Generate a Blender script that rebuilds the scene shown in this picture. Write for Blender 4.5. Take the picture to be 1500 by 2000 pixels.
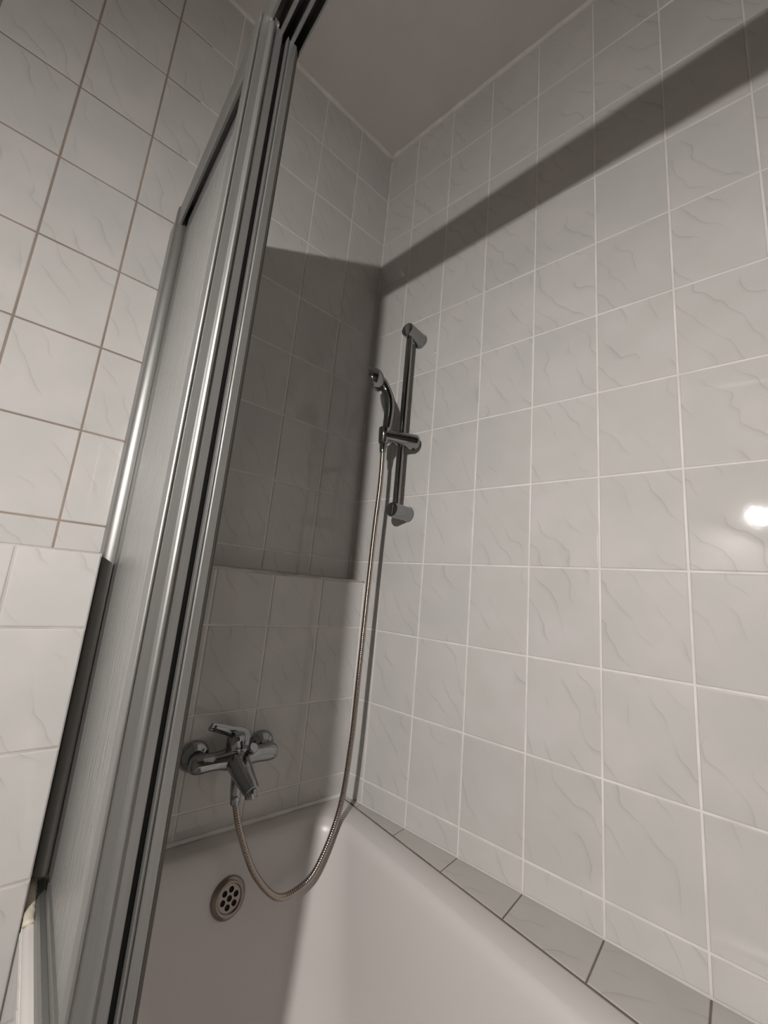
import bpy, bmesh, math, random
from mathutils import Vector, Matrix, noise
random.seed(7)
scene = bpy.context.scene
for o in list(bpy.data.objects):
    bpy.data.objects.remove(o)
COL = scene.collection

# ------------------------------------------------------------------ camera
# axes: x along the far wall (right +), y into the far wall (room is -y), z up, metres
RIGHT = Vector((0.7560, -0.6487, 0.0876))
DOWN = Vector((0.1895, 0.0889, -0.9778))
FWD = Vector((0.6266, 0.7558, 0.1901))
cam_data = bpy.data.cameras.new('camera')
cam_data.sensor_fit = 'VERTICAL'
cam_data.sensor_height = 24.0
cam_data.sensor_width = 18.0
cam_data.lens = 798.82 / 2000.0 * 24.0
cam_data.clip_start = 0.02
cam = bpy.data.objects.new('camera', cam_data)
COL.objects.link(cam)
M = Matrix((RIGHT, -DOWN, -FWD)).transposed().to_4x4()
M.translation = Vector((-0.7836, -1.0882, 1.1336))
cam.matrix_world = M
scene.camera = cam

# ------------------------------------------------------------------ world, exposure
world = bpy.data.worlds.new('world')
scene.world = world
world.use_nodes = True
world.node_tree.nodes['Background'].inputs[0].default_value = (0.9, 0.95, 1.0, 1)
world.node_tree.nodes['Background'].inputs[1].default_value = 0.0
scene.view_settings.view_transform = 'Standard'
scene.view_settings.look = 'None'
scene.view_settings.gamma = 1.0
scene.view_settings.use_curve_mapping = False
scene.view_settings.exposure = 0.0
LAMP = Vector((-1.43, -1.293, 1.63))      # the bulb over the wash basin, out of frame
LAMP_STRENGTH = 3450.0
LAMP_AIM = Vector((0.75, 0.40, -0.72)).normalized()

# ------------------------------------------------------------------ materials
def new_mat(name):
    m = bpy.data.materials.new(name)
    m.use_nodes = True
    nt = m.node_tree
    b = nt.nodes['Principled BSDF']
    return m, nt, b

def node(nt, kind, **kw):
    n = nt.nodes.new(kind)
    for k, v in kw.items():
        setattr(n, k, v)
    return n

def plain(name, col, rough=0.5, metal=0.0, bump=0.0, bscale=200.0, var=0.0, vscale=8.0, stretch=(1, 1, 1), coat=0.0):
    m, nt, b = new_mat(name)
    b.inputs['Base Color'].default_value = (*col, 1)
    b.inputs['Roughness'].default_value = rough
    b.inputs['Metallic'].default_value = metal
    b.inputs['Coat Weight'].default_value = coat
    tc = node(nt, 'ShaderNodeTexCoord')
    mp = node(nt, 'ShaderNodeMapping')
    mp.inputs['Scale'].default_value = stretch
    nt.links.new(tc.outputs['Object'], mp.inputs[0])
    nz = node(nt, 'ShaderNodeTexNoise')
    nz.inputs['Scale'].default_value = vscale
    nz.inputs['Detail'].default_value = 4
    nt.links.new(mp.outputs[0], nz.inputs['Vector'])
    mr = node(nt, 'ShaderNodeMapRange')
    mr.inputs['From Min'].default_value = 0.3
    mr.inputs['From Max'].default_value = 0.7
    mr.inputs['To Min'].default_value = 1 - var
    mr.inputs['To Max'].default_value = 1 + var * 0.5
    nt.links.new(nz.outputs['Fac'], mr.inputs['Value'])
    mx = node(nt, 'ShaderNodeMix', data_type='RGBA', blend_type='MULTIPLY')
    mx.inputs['Factor'].default_value = 1
    mx.inputs['A'].default_value = (*col, 1)
    nt.links.new(mr.outputs[0], mx.inputs['B'])
    nt.links.new(mx.outputs['Result'], b.inputs['Base Color'])
    if bump:
        n2 = node(nt, 'ShaderNodeTexNoise')
        n2.inputs['Scale'].default_value = bscale
        n2.inputs['Detail'].default_value = 3
        nt.links.new(mp.outputs[0], n2.inputs['Vector'])
        bp = node(nt, 'ShaderNodeBump')
        bp.inputs['Strength'].default_value = bump
        bp.inputs['Distance'].default_value = 0.002
        nt.links.new(n2.outputs['Fac'], bp.inputs['Height'])
        nt.links.new(bp.outputs[0], b.inputs['Normal'])
    return m

def marble_tile(name, base, vein, rough=0.04):
    """glazed wall tile, pale grey marbling with slanting veins; every tile gets its own offset"""
    m, nt, b = new_mat(name)
    L = nt.links.new
    tc = node(nt, 'ShaderNodeTexCoord')
    oi = node(nt, 'ShaderNodeObjectInfo')
    sc = node(nt, 'ShaderNodeMath', operation='MULTIPLY')
    sc.inputs[1].default_value = 37.0
    L(oi.outputs['Random'], sc.inputs[0])
    rot = node(nt, 'ShaderNodeMapping')
    rot.inputs['Rotation'].default_value = (0, 0, math.radians(-32))
    L(tc.outputs['Object'], rot.inputs[0])
    cmb = node(nt, 'ShaderNodeCombineXYZ')
    L(sc.outputs[0], cmb.inputs['Z'])
    add = node(nt, 'ShaderNodeVectorMath', operation='ADD')
    L(rot.outputs[0], add.inputs[0]); L(cmb.outputs[0], add.inputs[1])
    wz = node(nt, 'ShaderNodeTexNoise')
    wz.inputs['Scale'].default_value = 7.0
    wz.inputs['Detail'].default_value = 2.5
    wz.inputs['Roughness'].default_value = 0.55
    L(add.outputs[0], wz.inputs['Vector'])
    sep = node(nt, 'ShaderNodeSeparateXYZ')
    L(rot.outputs[0], sep.inputs[0])
    warp = node(nt, 'ShaderNodeMath', operation='MULTIPLY_ADD')
    warp.inputs[1].default_value = 0.115
    L(wz.outputs['Fac'], warp.inputs[0]); L(sep.outputs['X'], warp.inputs[2])
    ph = node(nt, 'ShaderNodeMath', operation='MULTIPLY_ADD')
    ph.inputs[1].default_value = 1 / 0.047
    L(warp.outputs[0], ph.inputs[0]); L(sc.outputs[0], ph.inputs[2])
    fr = node(nt, 'ShaderNodeMath', operation='FRACT'); L(ph.outputs[0], fr.inputs[0])
    sub = node(nt, 'ShaderNodeMath', operation='SUBTRACT'); sub.inputs[1].default_value = 0.5
    L(fr.outputs[0], sub.inputs[0])
    # sharp on one flank, hazy on the other
    fl = node(nt, 'ShaderNodeFloatCurve')
    cv = fl.mapping.curves[0]
    cv.points[0].location = (0.0, 0.0); cv.points[1].location = (1.0, 0.0)
    for x, y in ((0.30, 0.0), (0.44, 0.22), (0.492, 0.62), (0.50, 1.0), (0.512, 0.55), (0.545, 0.0)): cv.points.new(x, y)
    for p in cv.points: p.handle_type = 'VECTOR'
    fl.mapping.update()
    L(fr.outputs[0], fl.inputs['Value'])
    mr = fl
    # veins fade in and out
    n2 = node(nt, 'ShaderNodeTexNoise')
    n2.inputs['Scale'].default_value = 10.0
    n2.inputs['Detail'].default_value = 1.0
    L(add.outputs[0], n2.inputs['Vector'])
    m2 = node(nt, 'ShaderNodeMapRange', interpolation_type='SMOOTHSTEP')
    m2.inputs['From Min'].default_value = 0.42
    m2.inputs['From Max'].default_value = 0.66
    L(n2.outputs['Fac'], m2.inputs['Value'])
    mul = node(nt, 'ShaderNodeMath', operation='MULTIPLY')
    L(mr.outputs[0], mul.inputs[0]); L(m2.outputs[0], mul.inputs[1])
    mul2 = node(nt, 'ShaderNodeMath', operation='MULTIPLY'); mul2.inputs[1].default_value = 0.50
    L(mul.outputs[0], mul2.inputs[0])
    # soft clouds
    n3 = node(nt, 'ShaderNodeTexNoise')
    n3.inputs['Scale'].default_value = 9.0
    n3.inputs['Detail'].default_value = 2.0
    L(add.outputs[0], n3.inputs['Vector'])
    m3 = node(nt, 'ShaderNodeMapRange')
    m3.inputs['From Min'].default_value = 0.35
    m3.inputs['From Max'].default_value = 0.65
    L(n3.outputs['Fac'], m3.inputs['Value'])
    mixc = node(nt, 'ShaderNodeMix', data_type='RGBA')
    mixc.inputs['A'].default_value = (*base, 1)
    mixc.inputs['B'].default_value = (base[0] * 0.925, base[1] * 0.945, base[2] * 0.935, 1)
    L(m3.outputs[0], mixc.inputs['Factor'])
    # every tile a touch lighter or darker
    tv_ = node(nt, 'ShaderNodeMapRange')
    tv_.inputs['To Min'].default_value = 0.965
    tv_.inputs['To Max'].default_value = 1.02
    L(oi.outputs['Random'], tv_.inputs['Value'])
    mt = node(nt, 'ShaderNodeMix', data_type='RGBA', blend_type='MULTIPLY')
    mt.inputs['Factor'].default_value = 1
    L(mixc.outputs['Result'], mt.inputs['A']); L(tv_.outputs[0], mt.inputs['B'])
    mix = node(nt, 'ShaderNodeMix', data_type='RGBA')
    mix.inputs['B'].default_value = (*vein, 1)
    L(mul2.outputs[0], mix.inputs['Factor']); L(mt.outputs['Result'], mix.inputs['A'])
    L(mix.outputs['Result'], b.inputs['Base Color'])
    b.inputs['Roughness'].default_value = rough
    b.inputs['IOR'].default_value = 1.45
    bp = node(nt, 'ShaderNodeBump')
    bp.inputs['Strength'].default_value = 0.05
    bp.inputs['Distance'].default_value = 0.001
    n4 = node(nt, 'ShaderNodeTexNoise'); n4.inputs['Scale'].default_value = 55.0
    L(add.outputs[0], n4.inputs['Vector'])
    L(n4.outputs['Fac'], bp.inputs['Height'])
    L(bp.outputs[0], b.inputs['Normal'])
    return m

TILE = marble_tile('glazed_marble_tile', (0.64, 0.62, 0.605), (0.34, 0.335, 0.325))
TILE_DIM = marble_tile('dimmed_wedge_tile', (0.54, 0.52, 0.49), (0.28, 0.27, 0.25), 0.35)  # darker tile copy; the wedge's weaker light is put into its colour
GROUT = plain('white_grout', (0.80, 0.775, 0.745), 0.8, bump=0.3, var=0.12, vscale=14)
GROUT_BROWN = plain('brown_stained_grout', (0.34, 0.275, 0.225), 0.85, bump=0.3, var=0.3, vscale=6)
GROUT_DARK = plain('mouldy_grout', (0.20, 0.165, 0.13), 0.9, bump=0.3, var=0.4, vscale=12)
PAINT = plain('ceiling_paint', (0.62, 0.585, 0.56), 0.9, bump=0.25, bscale=160, var=0.04)
CAULK = plain('white_silicone', (0.80, 0.77, 0.74), 0.45, var=0.1, vscale=20)
CAULK_YELLOW = plain('yellowed_silicone', (0.74, 0.68, 0.55), 0.5, bump=0.5, bscale=120, var=0.15, vscale=60)
ENAMEL = plain('white_enamel', (0.66, 0.63, 0.61), 0.32)
ALU = plain('satin_aluminium', (0.37, 0.37, 0.36), 0.44, 0.82, bump=0.08, bscale=90, var=0.05, vscale=30, stretch=(8, 8, 0.4))
CHROME = plain('chrome', (0.33, 0.34, 0.345), 0.05, 1.0)
HOSE = plain('brownish_chrome', (0.40, 0.35, 0.31), 0.2, 1.0)
STEEL = plain('brushed_steel', (0.29, 0.255, 0.225), 0.28, 1.0)
BLACK = plain('matt_black', (0.012, 0.012, 0.012), 0.7)  # plain black for strips, nozzles and dark openings
WALLP = plain('wall_paint', (0.58, 0.55, 0.52), 0.9, bump=0.2, var=0.04)
BACKW = plain('dark_back_wall', (0.10, 0.075, 0.055), 0.5, var=0.2, stretch=(8, 8, 1))  # unseen back wall, tone picked to darken chrome reflections and cut bounce
FLOORM = plain('floor_tile_grey', (0.30, 0.28, 0.26), 0.4, var=0.15)

def frosted():
    m, nt, b = new_mat('streaked_frosted_acrylic')
    L = nt.links.new
    tc = node(nt, 'ShaderNodeTexCoord')
    mp = node(nt, 'ShaderNodeMapping'); mp.inputs['Scale'].default_value = (1, 1, 0.07)
    L(tc.outputs['Object'], mp.inputs[0])
    nz = node(nt, 'ShaderNodeTexNoise')
    nz.inputs['Scale'].default_value = 130.0
    nz.inputs['Detail'].default_value = 4.0
    nz.inputs['Distortion'].default_value = 0.6
    L(mp.outputs[0], nz.inputs['Vector'])
    bp = node(nt, 'ShaderNodeBump')
    bp.inputs['Strength'].default_value = 0.55
    bp.inputs['Distance'].default_value = 0.003
    L(nz.outputs['Fac'], bp.inputs['Height'])
    L(bp.outputs[0], b.inputs['Normal'])
    b.inputs['Base Color'].default_value = (0.50, 0.50, 0.485, 1)
    b.inputs['Transmission Weight'].default_value = 0.35
    b.inputs['Roughness'].default_value = 0.22
    b.inputs['IOR'].default_value = 1.45
    return m
FROST = frosted()

def emitter():
    m, nt, b = new_mat('glowing_bulb_glass')
    b.inputs['Base Color'].default_value = (1, 1, 1, 1)
    b.inputs['Emission Color'].default_value = (1.0, 0.955, 0.918, 1)
    b.inputs['Emission Strength'].default_value = LAMP_STRENGTH
    return m
GLOW = emitter()

# ------------------------------------------------------------------ mesh helpers
def mesh_obj(name, bm, mat, parent=None, smooth=False, angle=None):
    bmesh.ops.recalc_face_normals(bm, faces=bm.faces)
    me = bpy.data.meshes.new(name)
    bm.to_mesh(me); bm.free()
    mats = mat if isinstance(mat, (list, tuple)) else [mat]
    for x in mats:
        me.materials.append(x)
    if smooth:
        for p in me.polygons:
            p.use_smooth = True
        if angle is not None:
            me.set_sharp_from_angle(angle=math.radians(angle))
    o = bpy.data.objects.new(name, me)
    COL.objects.link(o)
    if parent:
        o.parent = parent
    return o

def empty(name, loc, label, cat):
    o = bpy.data.objects.new(name, None)
    o.empty_display_size = 0.05
    o.location = loc
    COL.objects.link(o)
    o['label'] = label; o['category'] = cat
    return o

def attach(child, parent):
    """parent while keeping world placement (parents are translated only)"""
    child.parent = parent
    child.matrix_parent_inverse = Matrix.Translation(parent.location).inverted()

def structure(o, label, cat):
    o['kind'] = 'structure'; o['label'] = label; o['category'] = cat

def box(bm, x0, x1, y0, y1, z0, z1):
    vs = [bm.verts.new((x, y, z)) for x in (x0, x1) for y in (y0, y1) for z in (z0, z1)]
    for f in ((0, 1, 3, 2), (4, 6, 7, 5), (0, 4, 5, 1), (2, 3, 7, 6), (0, 2, 6, 4), (1, 5, 7, 3)):
        bm.faces.new([vs[i] for i in f])

def prism(bm, pts, ax, lo, hi):
    """closed polygon pts (2D) extruded along axis ax from lo to hi"""
    def mk(p, t):
        if ax == 'z': return (p[0], p[1], t)
        if ax == 'y': return (p[0], t, p[1])
        return (t, p[0], p[1])
    a = [bm.verts.new(mk(p, lo)) for p in pts]
    b = [bm.verts.new(mk(p, hi)) for p in pts]
    n = len(pts)
    for i in range(n):
        bm.faces.new((a[i], a[(i + 1) % n], b[(i + 1) % n], b[i]))
    bm.faces.new(a); bm.faces.new(b)

def frame_of(d):
    d = d.normalized()
    up = Vector((0, 0, 1)) if abs(d.z) < 0.9 else Vector((0, 1, 0))
    a = d.cross(up).normalized()
    return a, d.cross(a).normalized()

def lathe(bm, origin, axis, profile, seg=32, flat=1.0):
    """profile: list of (distance along axis, radius)"""
    origin = Vector(origin); axis = Vector(axis).normalized()
    a, c = frame_of(axis)
    rings = []
    for t, r in profile:
        if r < 1e-6:
            rings.append([bm.verts.new(origin + axis * t)])
        else:
            rings.append([bm.verts.new(origin + axis * t + a * (r * math.cos(2 * math.pi * i / seg)) + c * (r * flat * math.sin(2 * math.pi * i / seg))) for i in range(seg)])
    for p, q in zip(rings, rings[1:]):
        for i in range(seg):
            j = (i + 1) % seg
            if len(p) == 1 and len(q) == 1: continue
            if len(p) == 1: bm.faces.new((p[0], q[j], q[i]))
            elif len(q) == 1: bm.faces.new((p[i], p[j], q[0]))
            else: bm.faces.new((p[i], p[j], q[j], q[i]))
    for r in (rings[0], rings[-1]):
        if len(r) > 2: bm.faces.new(r)

def catmull(pts, n):
    pts = [Vector(p) for p in pts]
    out = []
    P_ = [2 * pts[0] - pts[1]] + pts + [2 * pts[-1] - pts[-2]]
    for i in range(1, len(P_) - 2):
        p0, p1, p2, p3 = P_[i - 1:i + 3]
        for k in range(n):
            t = k / n
            out.append(0.5 * ((2 * p1) + (p2 - p0) * t + (2 * p0 - 5 * p1 + 4 * p2 - p3) * t * t + (3 * p1 - p0 - 3 * p2 + p3) * t ** 3))
    out.append(pts[-1])
    return out

def sweep(bm, path, radii, seg=16, flat=None):
    """tube along a path; radii per point (number or (ra, rb))"""
    path = [Vector(p) for p in path]
    prev = None; rings = []
    for i, p in enumerate(path):
        d = (path[min(i + 1, len(path) - 1)] - path[max(i - 1, 0)]).normalized()
        if prev is None:
            a, _ = frame_of(d)
        else:
            a = (prev - d * prev.dot(d)).normalized()
        prev = a
        c = d.cross(a)
        r = radii[i] if isinstance(radii, list) else radii
        ra, rb = r if isinstance(r, tuple) else (r, r)
        rings.append([bm.verts.new(p + a * (ra * math.cos(2 * math.pi * k / seg)) + c * (rb * math.sin(2 * math.pi * k / seg))) for k in range(seg)])
    for p, q in zip(rings, rings[1:]):
        for k in range(seg):
            bm.faces.new((p[k], p[(k + 1) % seg], q[(k + 1) % seg], q[k]))
    bm.faces.new(rings[0]); bm.faces.new(rings[-1])

# ------------------------------------------------------------------ key planes
CEIL = 2.8285
RIM = 0.56
LEDGE = 1.158
LOW_IN = -0.067       # face of the boxed-out lower far wall inside the bath
LOW_OUT = -0.150      # its thicker continuation outside the bath
OUT_EDGE = -0.687     # where that continuation stops, line of the bath's outer side
U_LEFT = -1.52
V_BACK = -1.80
RW0 = Vector((0.0213, -0.1307, 0))    # right wall: tile column line 0
RWT = Vector((0.1607, -0.9870, 0))    # along the wall, towards the camera
RWN = Vector((0.9870, 0.1607, 0))     # into the wall
def rw(s, off, z):
    p = RW0 + RWT * s - RWN * off
    return Vector((p.x, p.y, z))

TILE_MESH = {}
def tile_mesh(w, h, mat):
    key = (round(w, 4), round(h, 4), mat.name)
    if key in TILE_MESH:
        return TILE_MESH[key]
    bm = bmesh.new()
    rings = []
    for ins, z in ((0, -0.004), (0, -0.0012), (0.0009, -0.0003), (0.0026, 0.0)):
        rings.append([bm.verts.new((sx * (w / 2 - ins), sy * (h / 2 - ins), z)) for sx, sy in ((-1, -1), (1, -1), (1, 1), (-1, 1))])
    for p, q in zip(rings, rings[1:]):
        for i in range(4):
            bm.faces.new((p[i], p[(i + 1) % 4], q[(i + 1) % 4], q[i]))
    bm.faces.new(rings[-1])
    me = bpy.data.meshes.new('tile')
    bm.to_mesh(me); bm.free()
    for p in me.polygons: p.use_smooth = False
    me.materials.append(mat)
    TILE_MESH[key] = me
    return me

def lay_tiles(parent, to_world, xdir, xs, zs, mat=TILE, gap=0.0038, uneven=0.0011):
    """tiles between consecutive lines of xs (along the wall) and zs (heights)"""
    X = Vector(xdir).normalized(); Y = Vector((0, 0, 1)); Z = X.cross(Y)
    for i in range(len(xs) - 1):
        for k in range(len(zs) - 1):
            w = xs[i + 1] - xs[i] - gap; h = zs[k + 1] - zs[k] - gap
            if w < 0.012 or h < 0.012: continue
            o = bpy.data.objects.new('tile', tile_mesh(w, h, mat))
            c = to_world((xs[i] + xs[i + 1]) / 2, (zs[k] + zs[k + 1]) / 2)
            m = Matrix((X, Y, Z)).transposed().to_4x4()
            m = m @ Matrix.Rotation(random.gauss(0, uneven), 4, 'X') @ Matrix.Rotation(random.gauss(0, uneven), 4, 'Y')
            m.translation = c + Z * random.uniform(-0.0004, 0.0003)
            o.matrix_world = m
            COL.objects.link(o)
            o.parent = parent

def rows(z0, z1):
    """tile course lines (0.2 m courses through 1.22) clipped to z0..z1"""
    L = [z0]
    k = math.ceil((z0 - 1.22) / 0.2 - 1e-6)
    while 1.22 + 0.2 * k < z1 - 1e-4:
        z = 1.22 + 0.2 * k
        if z - L[-1] > 0.01: L.append(z)
        k += 1
    if z1 - L[-1] < 0.01: L[-1] = z1
    else: L.append(z1)
    return L

# ------------------------------------------------------------------ room shell
bm = bmesh.new(); box(bm, U_LEFT - 0.1, 0.6, V_BACK - 0.1, 0.2, -0.1, 0.0)
o = mesh_obj('floor', bm, FLOORM); structure(o, 'grey tiled bathroom floor beside the bath', 'floor')
bm = bmesh.new(); box(bm, U_LEFT - 0.1, 0.6, V_BACK - 0.1, 0.2, CEIL, CEIL + 0.1)
o = mesh_obj('ceiling', bm, PAINT); structure(o, 'plain off-white painted ceiling above the bath', 'ceiling')
bm = bmesh.new(); box(bm, U_LEFT - 0.1, U_LEFT, V_BACK, 0.1, 0, CEIL)
o = mesh_obj('wall_left', bm, WALLP); structure(o, 'plain painted wall that carries the lamp', 'wall')
bm = bmesh.new(); box(bm, U_LEFT - 0.1, 0.6, V_BACK - 0.1, V_BACK, 0, CEIL)
o = mesh_obj('wall_back', bm, BACKW); structure(o, 'unseen wall behind the photographer, toned dark to darken the chrome', 'wall')

# right wall: grout bed with tiles
bm = bmesh.new()
s0, s1 = -0.1335, 1.72
cs = [rw(s0, -0.0016, 0), rw(s1, -0.0016, 0), rw(s1, -0.1, 0), rw(s0 - 0.02, -0.1, 0)]
prism(bm, [(p.x, p.y) for p in cs], 'z', 0.0, CEIL)
wall_right = mesh_obj('wall_right', bm, GROUT)
structure(wall_right, 'long right wall of pale marbled tiles above the bath', 'wall')
cols = [-0.1320] + [0.15 * k for k in range(0, 12)]
lay_tiles(wall_right, lambda s, z: rw(s, 0, z), RWT, cols, rows(RIM, CEIL - 0.004), gap=0.0040)

# far wall, upper part (set back above the ledge)
bm = bmesh.new()
box(bm, U_LEFT, 0.0155, 0.0016, 0.1, 1.0, CEIL)
# stained joints outside the screen, white joints inside
bmesh.ops.bisect_plane(bm, geom=bm.verts[:] + bm.edges[:] + bm.faces[:], plane_co=(-0.672, 0, 0), plane_no=(1, 0, 0))
wall_far = mesh_obj('wall_far', bm, [GROUT, GROUT_BROWN])
for p in wall_far.data.polygons:
    if p.center.x < -0.672: p.material_index = 1
structure(wall_far, 'upper far wall of pale marbled tiles set back above the ledge', 'wall')
us = [-1.515] + [-0.1515 * k for k in range(9, 0, -1)] + [-0.0015]
lay_tiles(wall_far, lambda u, z: Vector((u, 0, z)), (1, 0, 0), us, rows(LEDGE + 0.002, CEIL - 0.004))

# far wall, boxed-out lower part inside the bath
bm = bmesh.new(); box(bm, OUT_EDGE, 0.010, LOW_IN + 0.0016, 0.0, 0.0, LEDGE)
low_in = mesh_obj('wall_far_lower', bm, GROUT)
structure(low_in, 'boxed-out lower far wall of tiles behind the bath tap', 'wall')
lay_tiles(low_in, lambda u, z: Vector((u, LOW_IN, z)), (1, 0, 0), [-0.684, -0.5925, -0.4425, -0.2925, -0.1425, 0.0085], rows(RIM + 0.004, LEDGE - 0.004))
# far wall, thicker lower part outside the bath
bm = bmesh.new(); box(bm, U_LEFT, OUT_EDGE, LOW_OUT + 0.0016, 0.0, 0.0, LEDGE)
low_out = mesh_obj('wall_far_ledge', bm, GROUT_BROWN)
low_out.data.materials[0] = plain('grey_grout', (0.56, 0.53, 0.50), 0.85, var=0.3, vscale=9)
structure(low_out, 'thick lower wall block of white tiles left of the bath screen', 'wall')
lay_tiles(low_out, lambda u, z: Vector((u, LOW_OUT, z)), (1, 0, 0), [-1.515, -1.41, -1.26, -1.11, -0.96, -0.8095, OUT_EDGE + 0.001], [0.02] + rows(0.22, LEDGE - 0.001))

# painted joint beads along the ceiling, silicone along the edges
def bead(name, a, b, r, mat, label, wob=0.0, n=60, cat='trim'):
    a = Vector(a); b = Vector(b)
    bm = bmesh.new()
    path = [a.lerp(b, i / n) for i in range(n + 1)]
    rad = [r * (1 + wob * noise.noise(Vector((i * 0.37, a.x * 9, a.y * 7)))) for i in range(n + 1)]
    sweep(bm, path, rad, 8)
    o = mesh_obj(name, bm, mat, None, True)
    structure(o, label, cat)
    return o
BEADP = plain('white_paint_joint', (0.72, 0.69, 0.66), 0.7, var=0.1, vscale=25)
bead('trim_1', (U_LEFT, 0.0, CEIL - 0.001), (0.0, 0.0, CEIL - 0.001), 0.0105, BEADP, 'white filled joint between ceiling and far wall', 0.3)
bead('trim_2', rw(-0.132, 0.0, CEIL - 0.001), rw(1.7, 0.0, CEIL - 0.001), 0.0105, BEADP, 'white filled joint between ceiling and right wall', 0.3, 90)
bead('trim_3', (-0.655, LOW_IN - 0.001, RIM + 0.002), (0.006, LOW_IN - 0.001, RIM + 0.002), 0.0065, CAULK, 'white silicone joint between bath rim and far wall', 0.35)
bead('trim_4', (-0.64, LOW_IN + 0.001, LEDGE - 0.001), (0.008, LOW_IN + 0.001, LEDGE - 0.001), 0.0034, plain('grubby_silicone', (0.60, 0.56, 0.52), 0.6, var=0.35, vscale=18), 'grubby silicone line along the front edge of the tiled ledge', 0.5)
bead('trim_5', rw(-0.065, 0.0005, RIM + 0.005), rw(-0.065, 0.0005, LEDGE - 0.005), 0.0028, CAULK, 'white silicone joint in the corner above the bath', 0.3)

# wedge-shaped shelf of cut tiles between bath and right wall
bm = bmesh.new()
pa = rw(-0.066, 0, 0); pb = rw(1.68, 0, 0)
prism(bm, [(pa.x, pa.y), (pb.x, pb.y), (0.0005, pb.y), (0.0005, pa.y)], 'z', 0.0, RIM - 0.0018)
shelf = mesh_obj('trim_6', bm, GROUT_DARK)
structure(shelf, 'narrow wedge of cut tiles between bath edge and right wall', 'trim')
def shelf_tile(sa, sb):
    g = 0.0014
    a = rw(sa + g, 0.0015, 0); b = rw(sb - g, 0.0015, 0)
    def to_bath(p):
        t = (p.x - 0.0016) / RWN.x
        return Vector((p.x - RWN.x * t, p.y - RWN.y * t, 0))
    c, d = to_bath(b), to_bath(a)
    bm = bmesh.new()
    pts = [a, b, c, d]
    cen = sum(pts, Vector()) / 4
    if (a - d).length < 0.004: pts = [a, b, c]
    rings = []
    for ins, z in ((0, -0.004), (0, -0.001), (0.0012, 0.0)):
        rings.append([bm.verts.new(p - cen + (cen - p).normalized() * ins + Vector((0, 0, z))) for p in pts])
    n = len(pts)
    for p, q in zip(rings, rings[1:]):
        for i in range(n): bm.faces.new((p[i], p[(i + 1) % n], q[(i + 1) % n], q[i]))
    bm.faces.new(rings[-1])
    o = mesh_obj('tile', bm, TILE_DIM, shelf)
    o.location = (cen.x, cen.y, RIM)
    o.rotation_euler = (random.gauss(0, 0.003), random.gauss(0, 0.003), 0)
sj = [-0.058] + [0.15 * k for k in range(0, 12)]
for a, b in zip(sj, sj[1:]): shelf_tile(a, b)

# ------------------------------------------------------------------ bath
bath = empty('bathtub', (-0.344, -0.88, 0.0), 'white enamelled bathtub with rounded corners under the shower rail', 'bathtub')
def ring(u0, u1, v0, v1, z, r, n=12):
    pts = []
    for cx, cy, a0 in ((u1 - r, v0 - r, 0), (u0 + r, v0 - r, 90), (u0 + r, v1 + r, 180), (u1 - r, v1 + r, 270)):
        for i in range(n + 1):
            a = math.radians(a0 + 90 * i / n)
            pts.append((cx + r * math.cos(a), cy + r * math.sin(a), z))
    return pts
A0, A1, B0, B1 = -0.6845, -0.0012, LOW_IN - 0.002, -1.70
RG = [ring(A0, A1, B0, B1, 0.525, 0.012), ring(A0, A1, B0, B1, 0.553, 0.012), ring(A0 + .002, A1 - .002, B0 - .002, B1 + .002, 0.5585, 0.012),
      ring(A0 + .007, A1 - .007, B0 - .007, B1 + .007, 0.561, 0.014),
      ring(-0.612, -0.060, -0.112, -1.630, 0.560, 0.085), ring(-0.608, -0.064, -0.116, -1.626, 0.5585, 0.085),
      ring(-0.602, -0.070, -0.122, -1.620, 0.554, 0.085), ring(-0.597, -0.0755, -0.1265, -1.614, 0.546, 0.086), ring(-0.594, -0.079, -0.130, -1.611, 0.534, 0.088),
      ring(-0.589, -0.084, -0.139, -1.600, 0.500, 0.092), ring(-0.583, -0.091, -0.150, -1.58, 0.450, 0.098),
      ring(-0.566, -0.108, -0.185, -1.50, 0.300, 0.115), ring(-0.555, -0.119, -0.212, -1.45, 0.215, 0.125),
      ring(-0.538, -0.137, -0.240, -1.41, 0.168, 0.130), ring(-0.505, -0.170, -0.285, -1.36, 0.145, 0.125), ring(-0.46, -0.22, -0.34, -1.30, 0.138, 0.10)]
bm = bmesh.new()
vr = [[bm.verts.new(p) for p in r] for r in RG]
for p, q in zip(vr, vr[1:]):
    for i in range(len(p)):
        j = (i + 1) % len(p)
        bm.faces.new((p[i], p[j], q[j], q[i]))
bm.faces.new(vr[-1])
for v in bm.verts: pass
shell = mesh_obj('shell', bm, ENAMEL, None, True, 60)
attach(shell, bath)
# overflow: steel ring and pierced disc on the head end
oc = Vector((-0.335, -0.1455, 0.470)); on = Vector((0.03, -1.0, 0.24)).normalized()
bm = bmesh.new()
lathe(bm, oc, on, [(-0.004, 0.0365), (0.002, 0.0372), (0.006, 0.0345), (0.0085, 0.0295), (0.009, 0.0268), (0.0072, 0.0245), (0.002, 0.0238)], 48)
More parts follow.
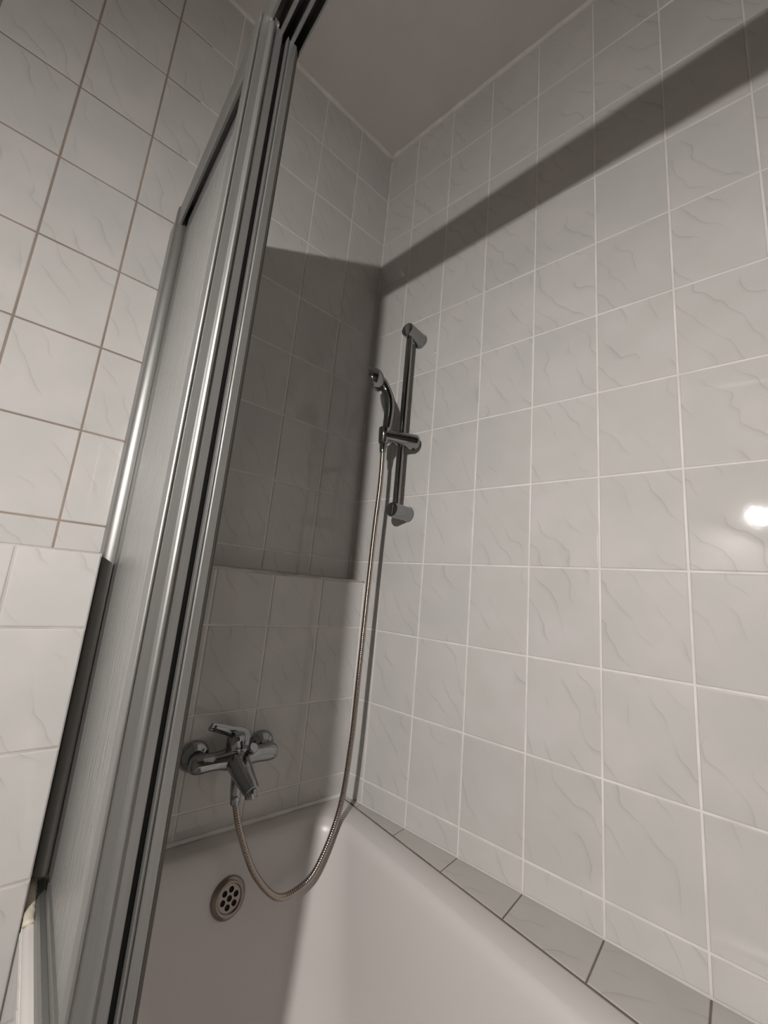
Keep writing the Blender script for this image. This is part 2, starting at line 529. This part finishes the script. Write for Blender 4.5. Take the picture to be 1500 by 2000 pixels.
# open the ring's middle
for f in [f for f in bm.faces if len(f.verts) > 4]: bm.faces.remove(f)
orng = mesh_obj('overflow_ring', bm, STEEL, None, True, 50); attach(orng, bath)
orng['label'] = 'brushed steel overflow ring'
bm = bmesh.new(); lathe(bm, oc, on, [(-0.004, 0.0), (-0.004, 0.0245), (0.0025, 0.0245), (0.0025, 0.0)], 32)  # black disc painted in for the darkness inside the overflow
ow = mesh_obj('overflow_dark_disc', bm, BLACK, None); attach(ow, bath)
cu = bpy.data.curves.new('grille', 'CURVE'); cu.dimensions = '2D'; cu.fill_mode = 'BOTH'; cu.extrude = 0.0008
def circ(cx, cy, r, n):
    sp = cu.splines.new('POLY'); sp.points.add(n - 1); sp.use_cyclic_u = True
    for i in range(n):
        a = 2 * math.pi * i / n
        sp.points[i].co = (cx + r * math.cos(a), cy + r * math.sin(a), 0, 1)
circ(0, 0, 0.0242, 40); circ(0, 0, 0.0056, 16)
for k in range(6):
    a = math.radians(60 * k + 15)
    circ(0.0148 * math.cos(a), 0.0148 * math.sin(a), 0.0056, 16)
tmp = bpy.data.objects.new('grille', cu); COL.objects.link(tmp)
dg = bpy.context.evaluated_depsgraph_get()
gm = bpy.data.meshes.new_from_object(tmp.evaluated_get(dg))
bpy.data.objects.remove(tmp)
gm.materials.clear(); gm.materials.append(STEEL)
gr = bpy.data.objects.new('overflow_grille', gm); COL.objects.link(gr)
ga, gc = frame_of(on)
gmx = Matrix((ga, on.cross(ga), on)).transposed().to_4x4(); gmx.translation = oc + on * 0.0052
gr.matrix_world = gmx
attach(gr, bath)
# tiled apron under the bath's outer side
bm = bmesh.new(); box(bm, -0.6855, -0.675, -1.70, LOW_OUT - 0.001, 0.0, 0.5515)
apron = mesh_obj('apron', bm, GROUT); attach(apron, bath)
apron['label'] = 'tiled panel closing the outer side of the bath'
lay_tiles(apron, lambda s, z: Vector((-0.6871, -s, z)), (0, -1, 0), [0.1525 + 0.15 * k for k in range(0, 11)], [0.01, 0.150, 0.350, 0.550])
# dab of yellowed silicone where the bath rim meets the wall block
bm = bmesh.new()
path = catmull([(-0.676, -0.070, 0.574), (-0.677, -0.10, 0.570), (-0.678, -0.135, 0.5665), (-0.679, -0.165, 0.5625)], 8)
sweep(bm, path, [(0.0075 + 0.002 * noise.noise(Vector((i * 0.6, 3, 1))), 0.006) for i in range(len(path))], 10)
o = mesh_obj('trim_7', bm, CAULK_YELLOW, None, True)
structure(o, 'yellowed silicone dab at the bath corner by the wall block', 'trim')

# ------------------------------------------------------------------ sliding bath screen
scr = empty('shower_screen', (-0.650, -0.60, RIM), 'sliding bath screen with aluminium frame and frosted panes pushed to the wall', 'shower screen')
def spart(name, bm, mat, smooth=False, ang=30, parent=None, label=None):
    o = mesh_obj(name, bm, mat, None, smooth, ang)
    attach(o, scr)
    if parent is not None:
        o.parent = parent
        o.matrix_parent_inverse = Matrix.Translation(scr.location).inverted() @ Matrix.Identity(4)
        o.matrix_parent_inverse = (parent_world(parent)).inverted()
    if label: o['label'] = label
    return o
def parent_world(p):
    return Matrix.Identity(4)
RB, RT = 1.945, 2.000       # top rail underside and top
rail_sec = [(-0.675, RT), (-0.617, RT), (-0.617, RB), (-0.6183, RB), (-0.6183, RT - 0.003), (-0.6305, RT - 0.003), (-0.6305, RB + 0.002), (-0.635, RB + 0.002),
            (-0.635, RT - 0.003), (-0.6478, RT - 0.003), (-0.6478, RB + 0.002), (-0.6528, RB + 0.002), (-0.6528, RT - 0.003), (-0.667, RT - 0.003), (-0.667, RB), (-0.6715, RB - 0.002), (-0.675, RB + 0.004)]
bm = bmesh.new(); prism(bm, rail_sec, 'y', -1.74, -0.088)
toprail = spart('top_rail', bm, ALU)
# wall profile: channel screwed to the wall, open towards the panes
wp = [(-0.6785, -0.0705), (-0.6790, -0.0922), (-0.6768, -0.0952), (-0.6730, -0.0978), (-0.6680, -0.0998), (-0.6625, -0.1006), (-0.6590, -0.1000), (-0.6575, -0.0985), (-0.6568, -0.1080), (-0.6560, -0.1128), (-0.6542, -0.1156), (-0.6518, -0.1156), (-0.6500, -0.1128), (-0.6492, -0.1080), (-0.6480, -0.1040), (-0.6480, -0.0705)]
bm = bmesh.new(); prism(bm, wp, 'z', RIM + 0.032, RT - 0.006)
wprof = spart('wall_profile', bm, ALU, True, 40)
# packing strip behind the profile where the upper wall is set back
bm = bmesh.new(); box(bm, -0.676, -0.650, -0.0705, -0.0005, LEDGE + 0.001, RT - 0.012)
spart('packing_strip', bm, ALU)
# bottom track on the bath rim
bt = [(-0.672, RIM + 0.0015), (-0.670, RIM + 0.010), (-0.6665, RIM + 0.013), (-0.659, RIM + 0.013), (-0.657, RIM + 0.011), (-0.657, RIM + 0.004), (-0.650, RIM + 0.004), (-0.650, RIM + 0.012), (-0.6475, RIM + 0.012),
      (-0.6475, RIM + 0.004), (-0.634, RIM + 0.004), (-0.634, RIM + 0.012), (-0.631, RIM + 0.012), (-0.631, RIM + 0.004), (-0.620, RIM + 0.004), (-0.620, RIM + 0.013), (-0.617, RIM + 0.013), (-0.615, RIM + 0.0015)]
bm = bmesh.new(); prism(bm, bt, 'y', -1.69, -0.072)
spart('bottom_track', bm, ALU)
bm = bmesh.new(); box(bm, -0.6568, -0.6502, -1.68, -0.09, RIM + 0.0042, RIM + 0.0065)  # black strip laid along the outer channel of the track
spart('channel_strip', bm, BLACK)

def door(stile_sec, pane_u, v_lead, z0, z1, fr0, fr1, v_wall):
    """frame mesh (leading stile, wall-side stile, top and bottom rails); pane and dark strips are its children"""
    bm = bmesh.new()
    prism(bm, stile_sec, 'z', z0, z1)
    e0 = fr1 - 0.0075
    prism(bm, [(e0, v_wall), (e0, v_wall - 0.012), (e0 + 0.001, v_wall - 0.0155), (e0 + 0.003, v_wall - 0.0175), (e0 + 0.0052, v_wall - 0.0172), (e0 + 0.0068, v_wall - 0.015), (fr1, v_wall - 0.011), (fr1, v_wall)], 'z', z0, z1)
    box(bm, fr0, fr1, v_lead + 0.028, v_wall - 0.010, z0, z0 + 0.020)
    box(bm, fr0, fr1, v_lead + 0.028, v_wall - 0.010, z1 - 0.020, z1)
    d = spart('door_panel', bm, ALU, True, 20)
    bm = bmesh.new(); box(bm, pane_u - 0.0015, pane_u + 0.0015, v_lead + 0.020, v_wall - 0.004, z0 + 0.015, z1 - 0.015)
    p = mesh_obj('pane', bm, FROST); p.parent = d
    p['label'] = 'frosted streaky acrylic pane'
    return d
# outer panel: its leading stile carries a ridged finger grip
st1 = [(-0.6680, -0.552), (-0.6830, -0.556), (-0.6842, -0.562), (-0.6838, -0.5848), (-0.6826, -0.5856), (-0.6812, -0.5850), (-0.6806, -0.5830), (-0.6786, -0.5830), (-0.6780, -0.5846), (-0.6690, -0.5850),
       (-0.6682, -0.5872), (-0.6668, -0.5892), (-0.6648, -0.5902), (-0.6630, -0.5897), (-0.6616, -0.5882), (-0.6608, -0.5852), (-0.6490, -0.5850), (-0.6478, -0.5842), (-0.6476, -0.5825), (-0.6476, -0.552)]
d1 = door(st1, -0.6535, -0.585, RIM + 0.014, RB + 0.004, -0.6590, -0.6490, -0.116)
st2 = [(-0.6405, -0.555), (-0.6405, -0.5858), (-0.6400, -0.5866), (-0.6392, -0.5864), (-0.6362, -0.5828), (-0.6352, -0.5846), (-0.6342, -0.5850), (-0.6256, -0.5850), (-0.6246, -0.5844), (-0.6205, -0.5765), (-0.6192, -0.5720), (-0.6192, -0.555)]
d2 = door(st2, -0.6300, -0.585, RIM + 0.014, RB + 0.004, -0.6385, -0.6210, -0.100)
bm = bmesh.new(); box(bm, -0.6476, -0.6405, -0.576, -0.570, RIM + 0.02, RB)  # black strip filling the gap between the two stiles
s_ = mesh_obj('gap_strip', bm, BLACK); s_.parent = d2
s_['label'] = 'black strip between the two stiles'
bm = bmesh.new(); prism(bm, [(-0.6192, -0.5600), (-0.6192, -0.5735), (-0.6206, -0.5775), (-0.6246, -0.5850), (-0.6232, -0.5848), (-0.6186, -0.5770), (-0.6176, -0.5735), (-0.6176, -0.5600)], 'z', RIM + 0.02, RB - 0.002)  # dark brown strip along the second stile's inner edge
s_ = mesh_obj('edge_strip', bm, plain('dark_brown_strip', (0.055, 0.048, 0.04), 0.6)); s_.parent = d2
s_['label'] = 'dark brown strip on the inner edge'
bm = bmesh.new(); prism(bm, [(-0.6640, -0.5905), (-0.6565, -0.5885), (-0.6565, -0.580), (-0.6640, -0.580)], 'z', RB + 0.0035, RB + 0.009)
s_ = mesh_obj('end_cap', bm, plain('pale_plastic', (0.62, 0.61, 0.57), 0.5)); s_.parent = d1
s_['label'] = 'pale plastic end cap'
for ch in (d1, d2):
    for c in ch.children: c.matrix_parent_inverse = Matrix.Identity(4)
# door objects carry world coordinates under the screen empty, so their children follow without offset

# ------------------------------------------------------------------ shower rail on the right wall
SR, OFF = 0.084, 0.058
bar = empty('shower_rail', rw(SR, 0, 1.36), 'vertical chrome shower bar with two round brackets on the right wall', 'shower rail')
bm = bmesh.new(); lathe(bm, rw(SR - 0.002, OFF, 1.352), (0, 0, 1), [(0, 0.0), (0, 0.0105), (0.590, 0.0105), (0.590, 0.0)], 32)
o = mesh_obj('bar', bm, CHROME, None, True, 40); attach(o, bar)
for z in (1.936, 1.364):
    bm = bmesh.new()
    lathe(bm, rw(SR, 0.0, z), -RWN, [(0.0005, 0.0), (0.0005, 0.0225), (0.003, 0.0235), (0.006, 0.0225), (0.010, 0.0215), (0.074, 0.0215), (0.0775, 0.0203), (0.0785, 0.018), (0.0785, 0.0)], 40)
    o = mesh_obj('bracket', bm, CHROME, None, True, 35); attach(o, bar)
# sliding holder, turned a little towards the corner
ha = rw(0.112, 0.020, 1.578); hb = rw(0.058, 0.114, 1.577)
hd = (hb - ha)
hold = bm = bmesh.new()
lathe(bm, ha, hd, [(0, 0.0), (0, 0.020), (0.004, 0.0240), (0.012, 0.0250), (0.055, 0.0225), (0.080, 0.0195), (0.098, 0.0185), (0.104, 0.0185), (0.106, 0.0165), (0.108, 0.0)], 32, 0.92)
o = mesh_obj('slider', bm, CHROME, None, True, 35); attach(o, bar)
bm = bmesh.new(); lathe(bm, rw(0.1065, 0.030, 1.5625), (0.15, -0.55, -1), [(0, 0), (0, 0.006), (0.0085, 0.006), (0.0085, 0)], 16)
k_ = mesh_obj('screw_hole', bm, BLACK); attach(k_, bar)
bm = bmesh.new(); lathe(bm, hb - hd.normalized() * 0.003, (0, 0, 1), [(-0.024, 0.0), (-0.024, 0.0125), (-0.021, 0.0145), (0.022, 0.0165), (0.024, 0.015), (0.024, 0.0)], 28)
k_ = mesh_obj('holder_cup', bm, CHROME, None, True, 35); attach(k_, bar)

# ------------------------------------------------------------------ hand shower
cup = hb - hd.normalized() * 0.003
hs = empty('hand_shower', cup, 'small chrome hand shower resting in the holder of the bar', 'shower head')
od = hd.normalized()
def hp(out, up): return cup + od * out + Vector((0, 0, up))
path = catmull([hp(-0.004, 0.006), hp(-0.008, 0.035), hp(-0.0100, 0.080), hp(-0.006, 0.114), hp(0.004, 0.139), hp(0.017, 0.158), hp(0.026, 0.166)], 8)
n = len(path)
rad = []
for i in range(n):
    t = i / (n - 1)
    rad.append(0.0115 + 0.0045 * math.sin(min(1, t * 1.6) * math.pi * 0.75) + (0.002 * max(0, t - 0.7) / 0.3))
bm = bmesh.new(); sweep(bm, path, rad, 24)
o = mesh_obj('handle', bm, CHROME, None, True, 50); attach(o, hs)
bm = bmesh.new(); lathe(bm, hp(-0.007, 0.026), (0, 0, 1), [(-0.012, 0.0), (-0.012, 0.0115), (0.0, 0.0122), (0.002, 0.0128), (0.004, 0.0118), (0.004, 0)], 28)
o = mesh_obj('collar', bm, CHROME, None, True, 40); attach(o, hs)
hc = hp(0.048, 0.166)
fn = Vector((-0.51, 0.81, -0.30)).normalized()
bm = bmesh.new(); lathe(bm, hc, fn, [(-0.032, 0.0), (-0.0312, 0.009), (-0.028, 0.019), (-0.021, 0.029), (-0.010, 0.0360), (0.0, 0.0380), (0.003, 0.0370), (0.0035, 0.0345)], 40)
for f in [f for f in bm.faces if len(f.verts) > 6]: bm.faces.remove(f)
o = mesh_obj('head', bm, CHROME, None, True, 50); attach(o, hs)
bm = bmesh.new(); lathe(bm, hc + fn * 0.0015, fn, [(-0.004, 0.0), (-0.004, 0.0352), (0.0, 0.0352), (0.0008, 0.031), (0.0012, 0.0)], 40)
o = mesh_obj('spray_face', bm, plain('grey_spray_plate', (0.16, 0.16, 0.16), 0.35), None, True, 40); attach(o, hs)
bm = bmesh.new()
fa, fc = frame_of(fn)
for rr, cnt in ((0.008, 6), (0.016, 12), (0.024, 18)):
    for k in range(cnt):
        a = 2 * math.pi * k / cnt
        lathe(bm, hc + fn * 0.0022 + fa * (rr * math.cos(a)) + fc * (rr * math.sin(a)), fn, [(0, 0.0013), (0.0014, 0.0009), (0.0014, 0)], 6)
o = mesh_obj('nozzles', bm, BLACK); attach(o, hs); o['kind'] = 'stuff'

# ------------------------------------------------------------------ hose
hose_pts = [(cup.x, cup.y, cup.z - 0.030), (-0.0760, -0.2070, 1.44), (-0.0800, -0.2050, 1.30), (-0.0820, -0.2030, 1.12), (-0.0830, -0.2000, 0.92), (-0.0850, -0.1970, 0.745), (-0.1000, -0.1950, 0.600),
            (-0.1480, -0.1940, 0.492), (-0.1980, -0.1930, 0.462), (-0.2480, -0.1900, 0.466), (-0.3000, -0.1780, 0.522), (-0.3350, -0.1580, 0.600), (-0.3480, -0.1400, 0.655)]
HOSE_PTS = hose_pts
path0 = catmull(hose_pts, 40)
# resample at even spacing for the ribs
L = [0.0]
for a, b in zip(path0, path0[1:]): L.append(L[-1] + (b - a).length)
step = 0.0016; path = []; j = 0
for i in range(int(L[-1] / step) + 1):
    s = i * step
    while j < len(L) - 2 and L[j + 1] < s: j += 1
    t = (s - L[j]) / max(1e-9, L[j + 1] - L[j])
    path.append(path0[j].lerp(path0[j + 1], t))
rad = [0.0070 if i % 3 else 0.0060 for i in range(len(path))]
hose = empty('shower_hose', hose_pts[8], 'ribbed brownish metal shower hose looping down into the bath', 'hose')
bm = bmesh.new(); sweep(bm, path, rad, 10)
o = mesh_obj('ribbed_tube', bm, HOSE, None, True); attach(o, hose)
bm = bmesh.new(); lathe(bm, (cup.x, cup.y, cup.z - 0.052), (0, 0, 1), [(0, 0), (0, 0.0080), (0.006, 0.0092), (0.026, 0.0105), (0.030, 0.0105), (0.030, 0)], 24)
o = mesh_obj('cone_nut', bm, CHROME, None, True, 40); attach(o, hose)
bm = bmesh.new(); lathe(bm, (-0.3475, -0.1405, 0.648), (-0.02, 0.08, 1), [(0, 0), (0, 0.0085), (0.003, 0.0105), (0.020, 0.0115), (0.022, 0.0105), (0.022, 0)], 24)
o = mesh_obj('hose_nut', bm, CHROME, None, True, 40); attach(o, hose)

# ------------------------------------------------------------------ bath tap
tap = empty('bath_mixer_tap', (-0.348, LOW_IN, 0.735), 'chrome single-lever bath mixer tap on the tiled far wall', 'tap')
TV = -0.112
for u in (-0.4275, -0.2685):
    bm = bmesh.new(); lathe(bm, (u, LOW_IN, 0.735), (0, -1, 0), [(0.0, 0.0), (0.0, 0.0315), (0.003, 0.033), (0.008, 0.032), (0.015, 0.0265), (0.020, 0.019), (0.022, 0.0175), (0.022, 0)], 40)
    o = mesh_obj('rosette', bm, CHROME, None, True, 40); attach(o, tap)
    bm = bmesh.new(); lathe(bm, (u, LOW_IN - 0.020, 0.735), (0, -1, 0), [(0, 0), (0, 0.0165), (0.022, 0.0165), (0.024, 0.015), (0.024, 0)], 6)
    o = mesh_obj('union_nut', bm, CHROME); attach(o, tap)
# body: swelling horizontal casting
bm = bmesh.new()
prof = [(-0.4500, 0.0), (-0.4490, 0.010), (-0.4455, 0.0155), (-0.4380, 0.0190), (-0.4250, 0.0200), (-0.4050, 0.0185), (-0.3850, 0.0195), (-0.3650, 0.0240), (-0.3480, 0.0265), (-0.3310, 0.0240), (-0.3110, 0.0195), (-0.2920, 0.0185), (-0.2720, 0.0200), (-0.2580, 0.0190), (-0.2510, 0.0155), (-0.2475, 0.010), (-0.2465, 0.0)]
lathe(bm, (0, TV, 0.733), (1, 0, 0), prof, 36)
o = mesh_obj('body', bm, CHROME, None, True, 60); attach(o, tap)
# spout: broad casting that tapers down and outwards to the aerator
bm = bmesh.new()
path = catmull([(-0.350, TV + 0.004, 0.738), (-0.348, TV - 0.022, 0.727), (-0.344, TV - 0.046, 0.712), (-0.340, TV - 0.070, 0.699), (-0.338, TV - 0.086, 0.692)], 6)
n = len(path)
rad = [((0.0300 - 0.0135 * i / (n - 1)), (0.0225 - 0.0075 * i / (n - 1))) for i in range(n)]
sweep(bm, path, rad, 28)
o = mesh_obj('spout', bm, CHROME, None, True, 50); attach(o, tap)
bm = bmesh.new(); lathe(bm, (-0.3385, TV - 0.079, 0.697), (0.02, -0.25, -1), [(0, 0), (0, 0.0125), (0.016, 0.0130), (0.018, 0.0122), (0.018, 0.0095), (0.015, 0.009), (0.015, 0)], 28)
o = mesh_obj('aerator', bm, CHROME, None, True, 35); attach(o, tap)
# outlet for the hose
bm = bmesh.new(); lathe(bm, (-0.3485, TV - 0.022, 0.722), (0.0, -0.10, -1), [(0, 0), (0, 0.0135), (0.045, 0.0125), (0.054, 0.0110), (0.054, 0)], 24)
o = mesh_obj('hose_outlet', bm, CHROME, None, True, 40); attach(o, tap)
# diverter knob in front of the body
bm = bmesh.new(); lathe(bm, (-0.3300, TV - 0.018, 0.742), (0.12, -0.75, 0.72), [(0, 0), (0, 0.0075), (0.018, 0.0075), (0.020, 0.0105), (0.031, 0.0110), (0.033, 0.0095), (0.033, 0)], 24)
o = mesh_obj('diverter_knob', bm, CHROME, None, True, 40); attach(o, tap)
# cartridge housing and lever
cd = Vector((-0.04, -0.08, 1)).normalized()
c0 = Vector((-0.3520, TV + 0.002, 0.744))
bm = bmesh.new(); lathe(bm, c0, cd, [(0, 0), (0, 0.0215), (0.010, 0.0220), (0.012, 0.0205), (0.016, 0.0205), (0.018, 0.0215), (0.036, 0.0205), (0.040, 0.0185), (0.043, 0.0130), (0.044, 0.0)], 36)
o = mesh_obj('cartridge_housing', bm, CHROME, None, True, 35); attach(o, tap)
ct = c0 + cd * 0.037
path = catmull([ct + Vector((0.021, 0.006, -0.028)), ct + Vector((0.0225, 0.006, -0.008)), ct + Vector((0.010, 0.002, 0.004)), ct + Vector((-0.020, -0.008, 0.015)), ct + Vector((-0.050, -0.018, 0.027)), ct + Vector((-0.072, -0.025, 0.035))], 7)
n = len(path)
bm = bmesh.new()
rad = []
for i in range(n):
    t = i / (n - 1)
    rad.append((0.0165 - 0.0075 * t, 0.0060 - 0.0018 * t))
sweep(bm, path, rad, 20)
o = mesh_obj('lever', bm, CHROME, None, True, 50); attach(o, tap)
bm = bmesh.new(); lathe(bm, ct + Vector((-0.062, -0.022, 0.0260)), (-0.1, -0.2, 1), [(0, 0), (0, 0.0048), (0.0115, 0.0048), (0.0115, 0)], 16)
o = mesh_obj('lever_inset', bm, plain('dark_inset', (0.03, 0.03, 0.03), 0.3)); attach(o, tap)

# ------------------------------------------------------------------ lamp that lights the room (left of the frame)
lamp = empty('wall_spotlight', (U_LEFT, LAMP.y, LAMP.z + 0.03), 'small round spotlight on the left wall aimed at the bath', 'lamp')
bm = bmesh.new(); lathe(bm, (U_LEFT, LAMP.y, LAMP.z + 0.03), (1, 0, 0), [(0, 0), (0, 0.04), (0.012, 0.04), (0.018, 0.034), (0.018, 0)], 32)
o = mesh_obj('base_plate', bm, CHROME, None, True, 40); attach(o, lamp)
bk = LAMP - LAMP_AIM * 0.05
bm = bmesh.new(); sweep(bm, catmull([(U_LEFT + 0.015, LAMP.y, LAMP.z + 0.03), (U_LEFT + 0.03, LAMP.y, LAMP.z + 0.03), bk], 8), 0.007, 14)
o = mesh_obj('arm', bm, CHROME, None, True); attach(o, lamp)
bm = bmesh.new(); lathe(bm, LAMP, LAMP_AIM, [(-0.052, 0), (-0.052, 0.018), (-0.040, 0.029), (-0.002, 0.032), (0.0, 0.032), (0.0, 0.0265), (-0.004, 0.0255), (-0.004, 0)], 32)
o = mesh_obj('housing', bm, plain('white_lamp_housing', (0.7, 0.7, 0.7), 0.4), None, True, 35); attach(o, lamp)
bm = bmesh.new(); lathe(bm, LAMP, LAMP_AIM, [(-0.0035, 0), (-0.0035, 0.0252), (-0.001, 0.0252), (0.0, 0.0)], 32)
o = mesh_obj('bulb', bm, GLOW, None, True, 30); attach(o, lamp)
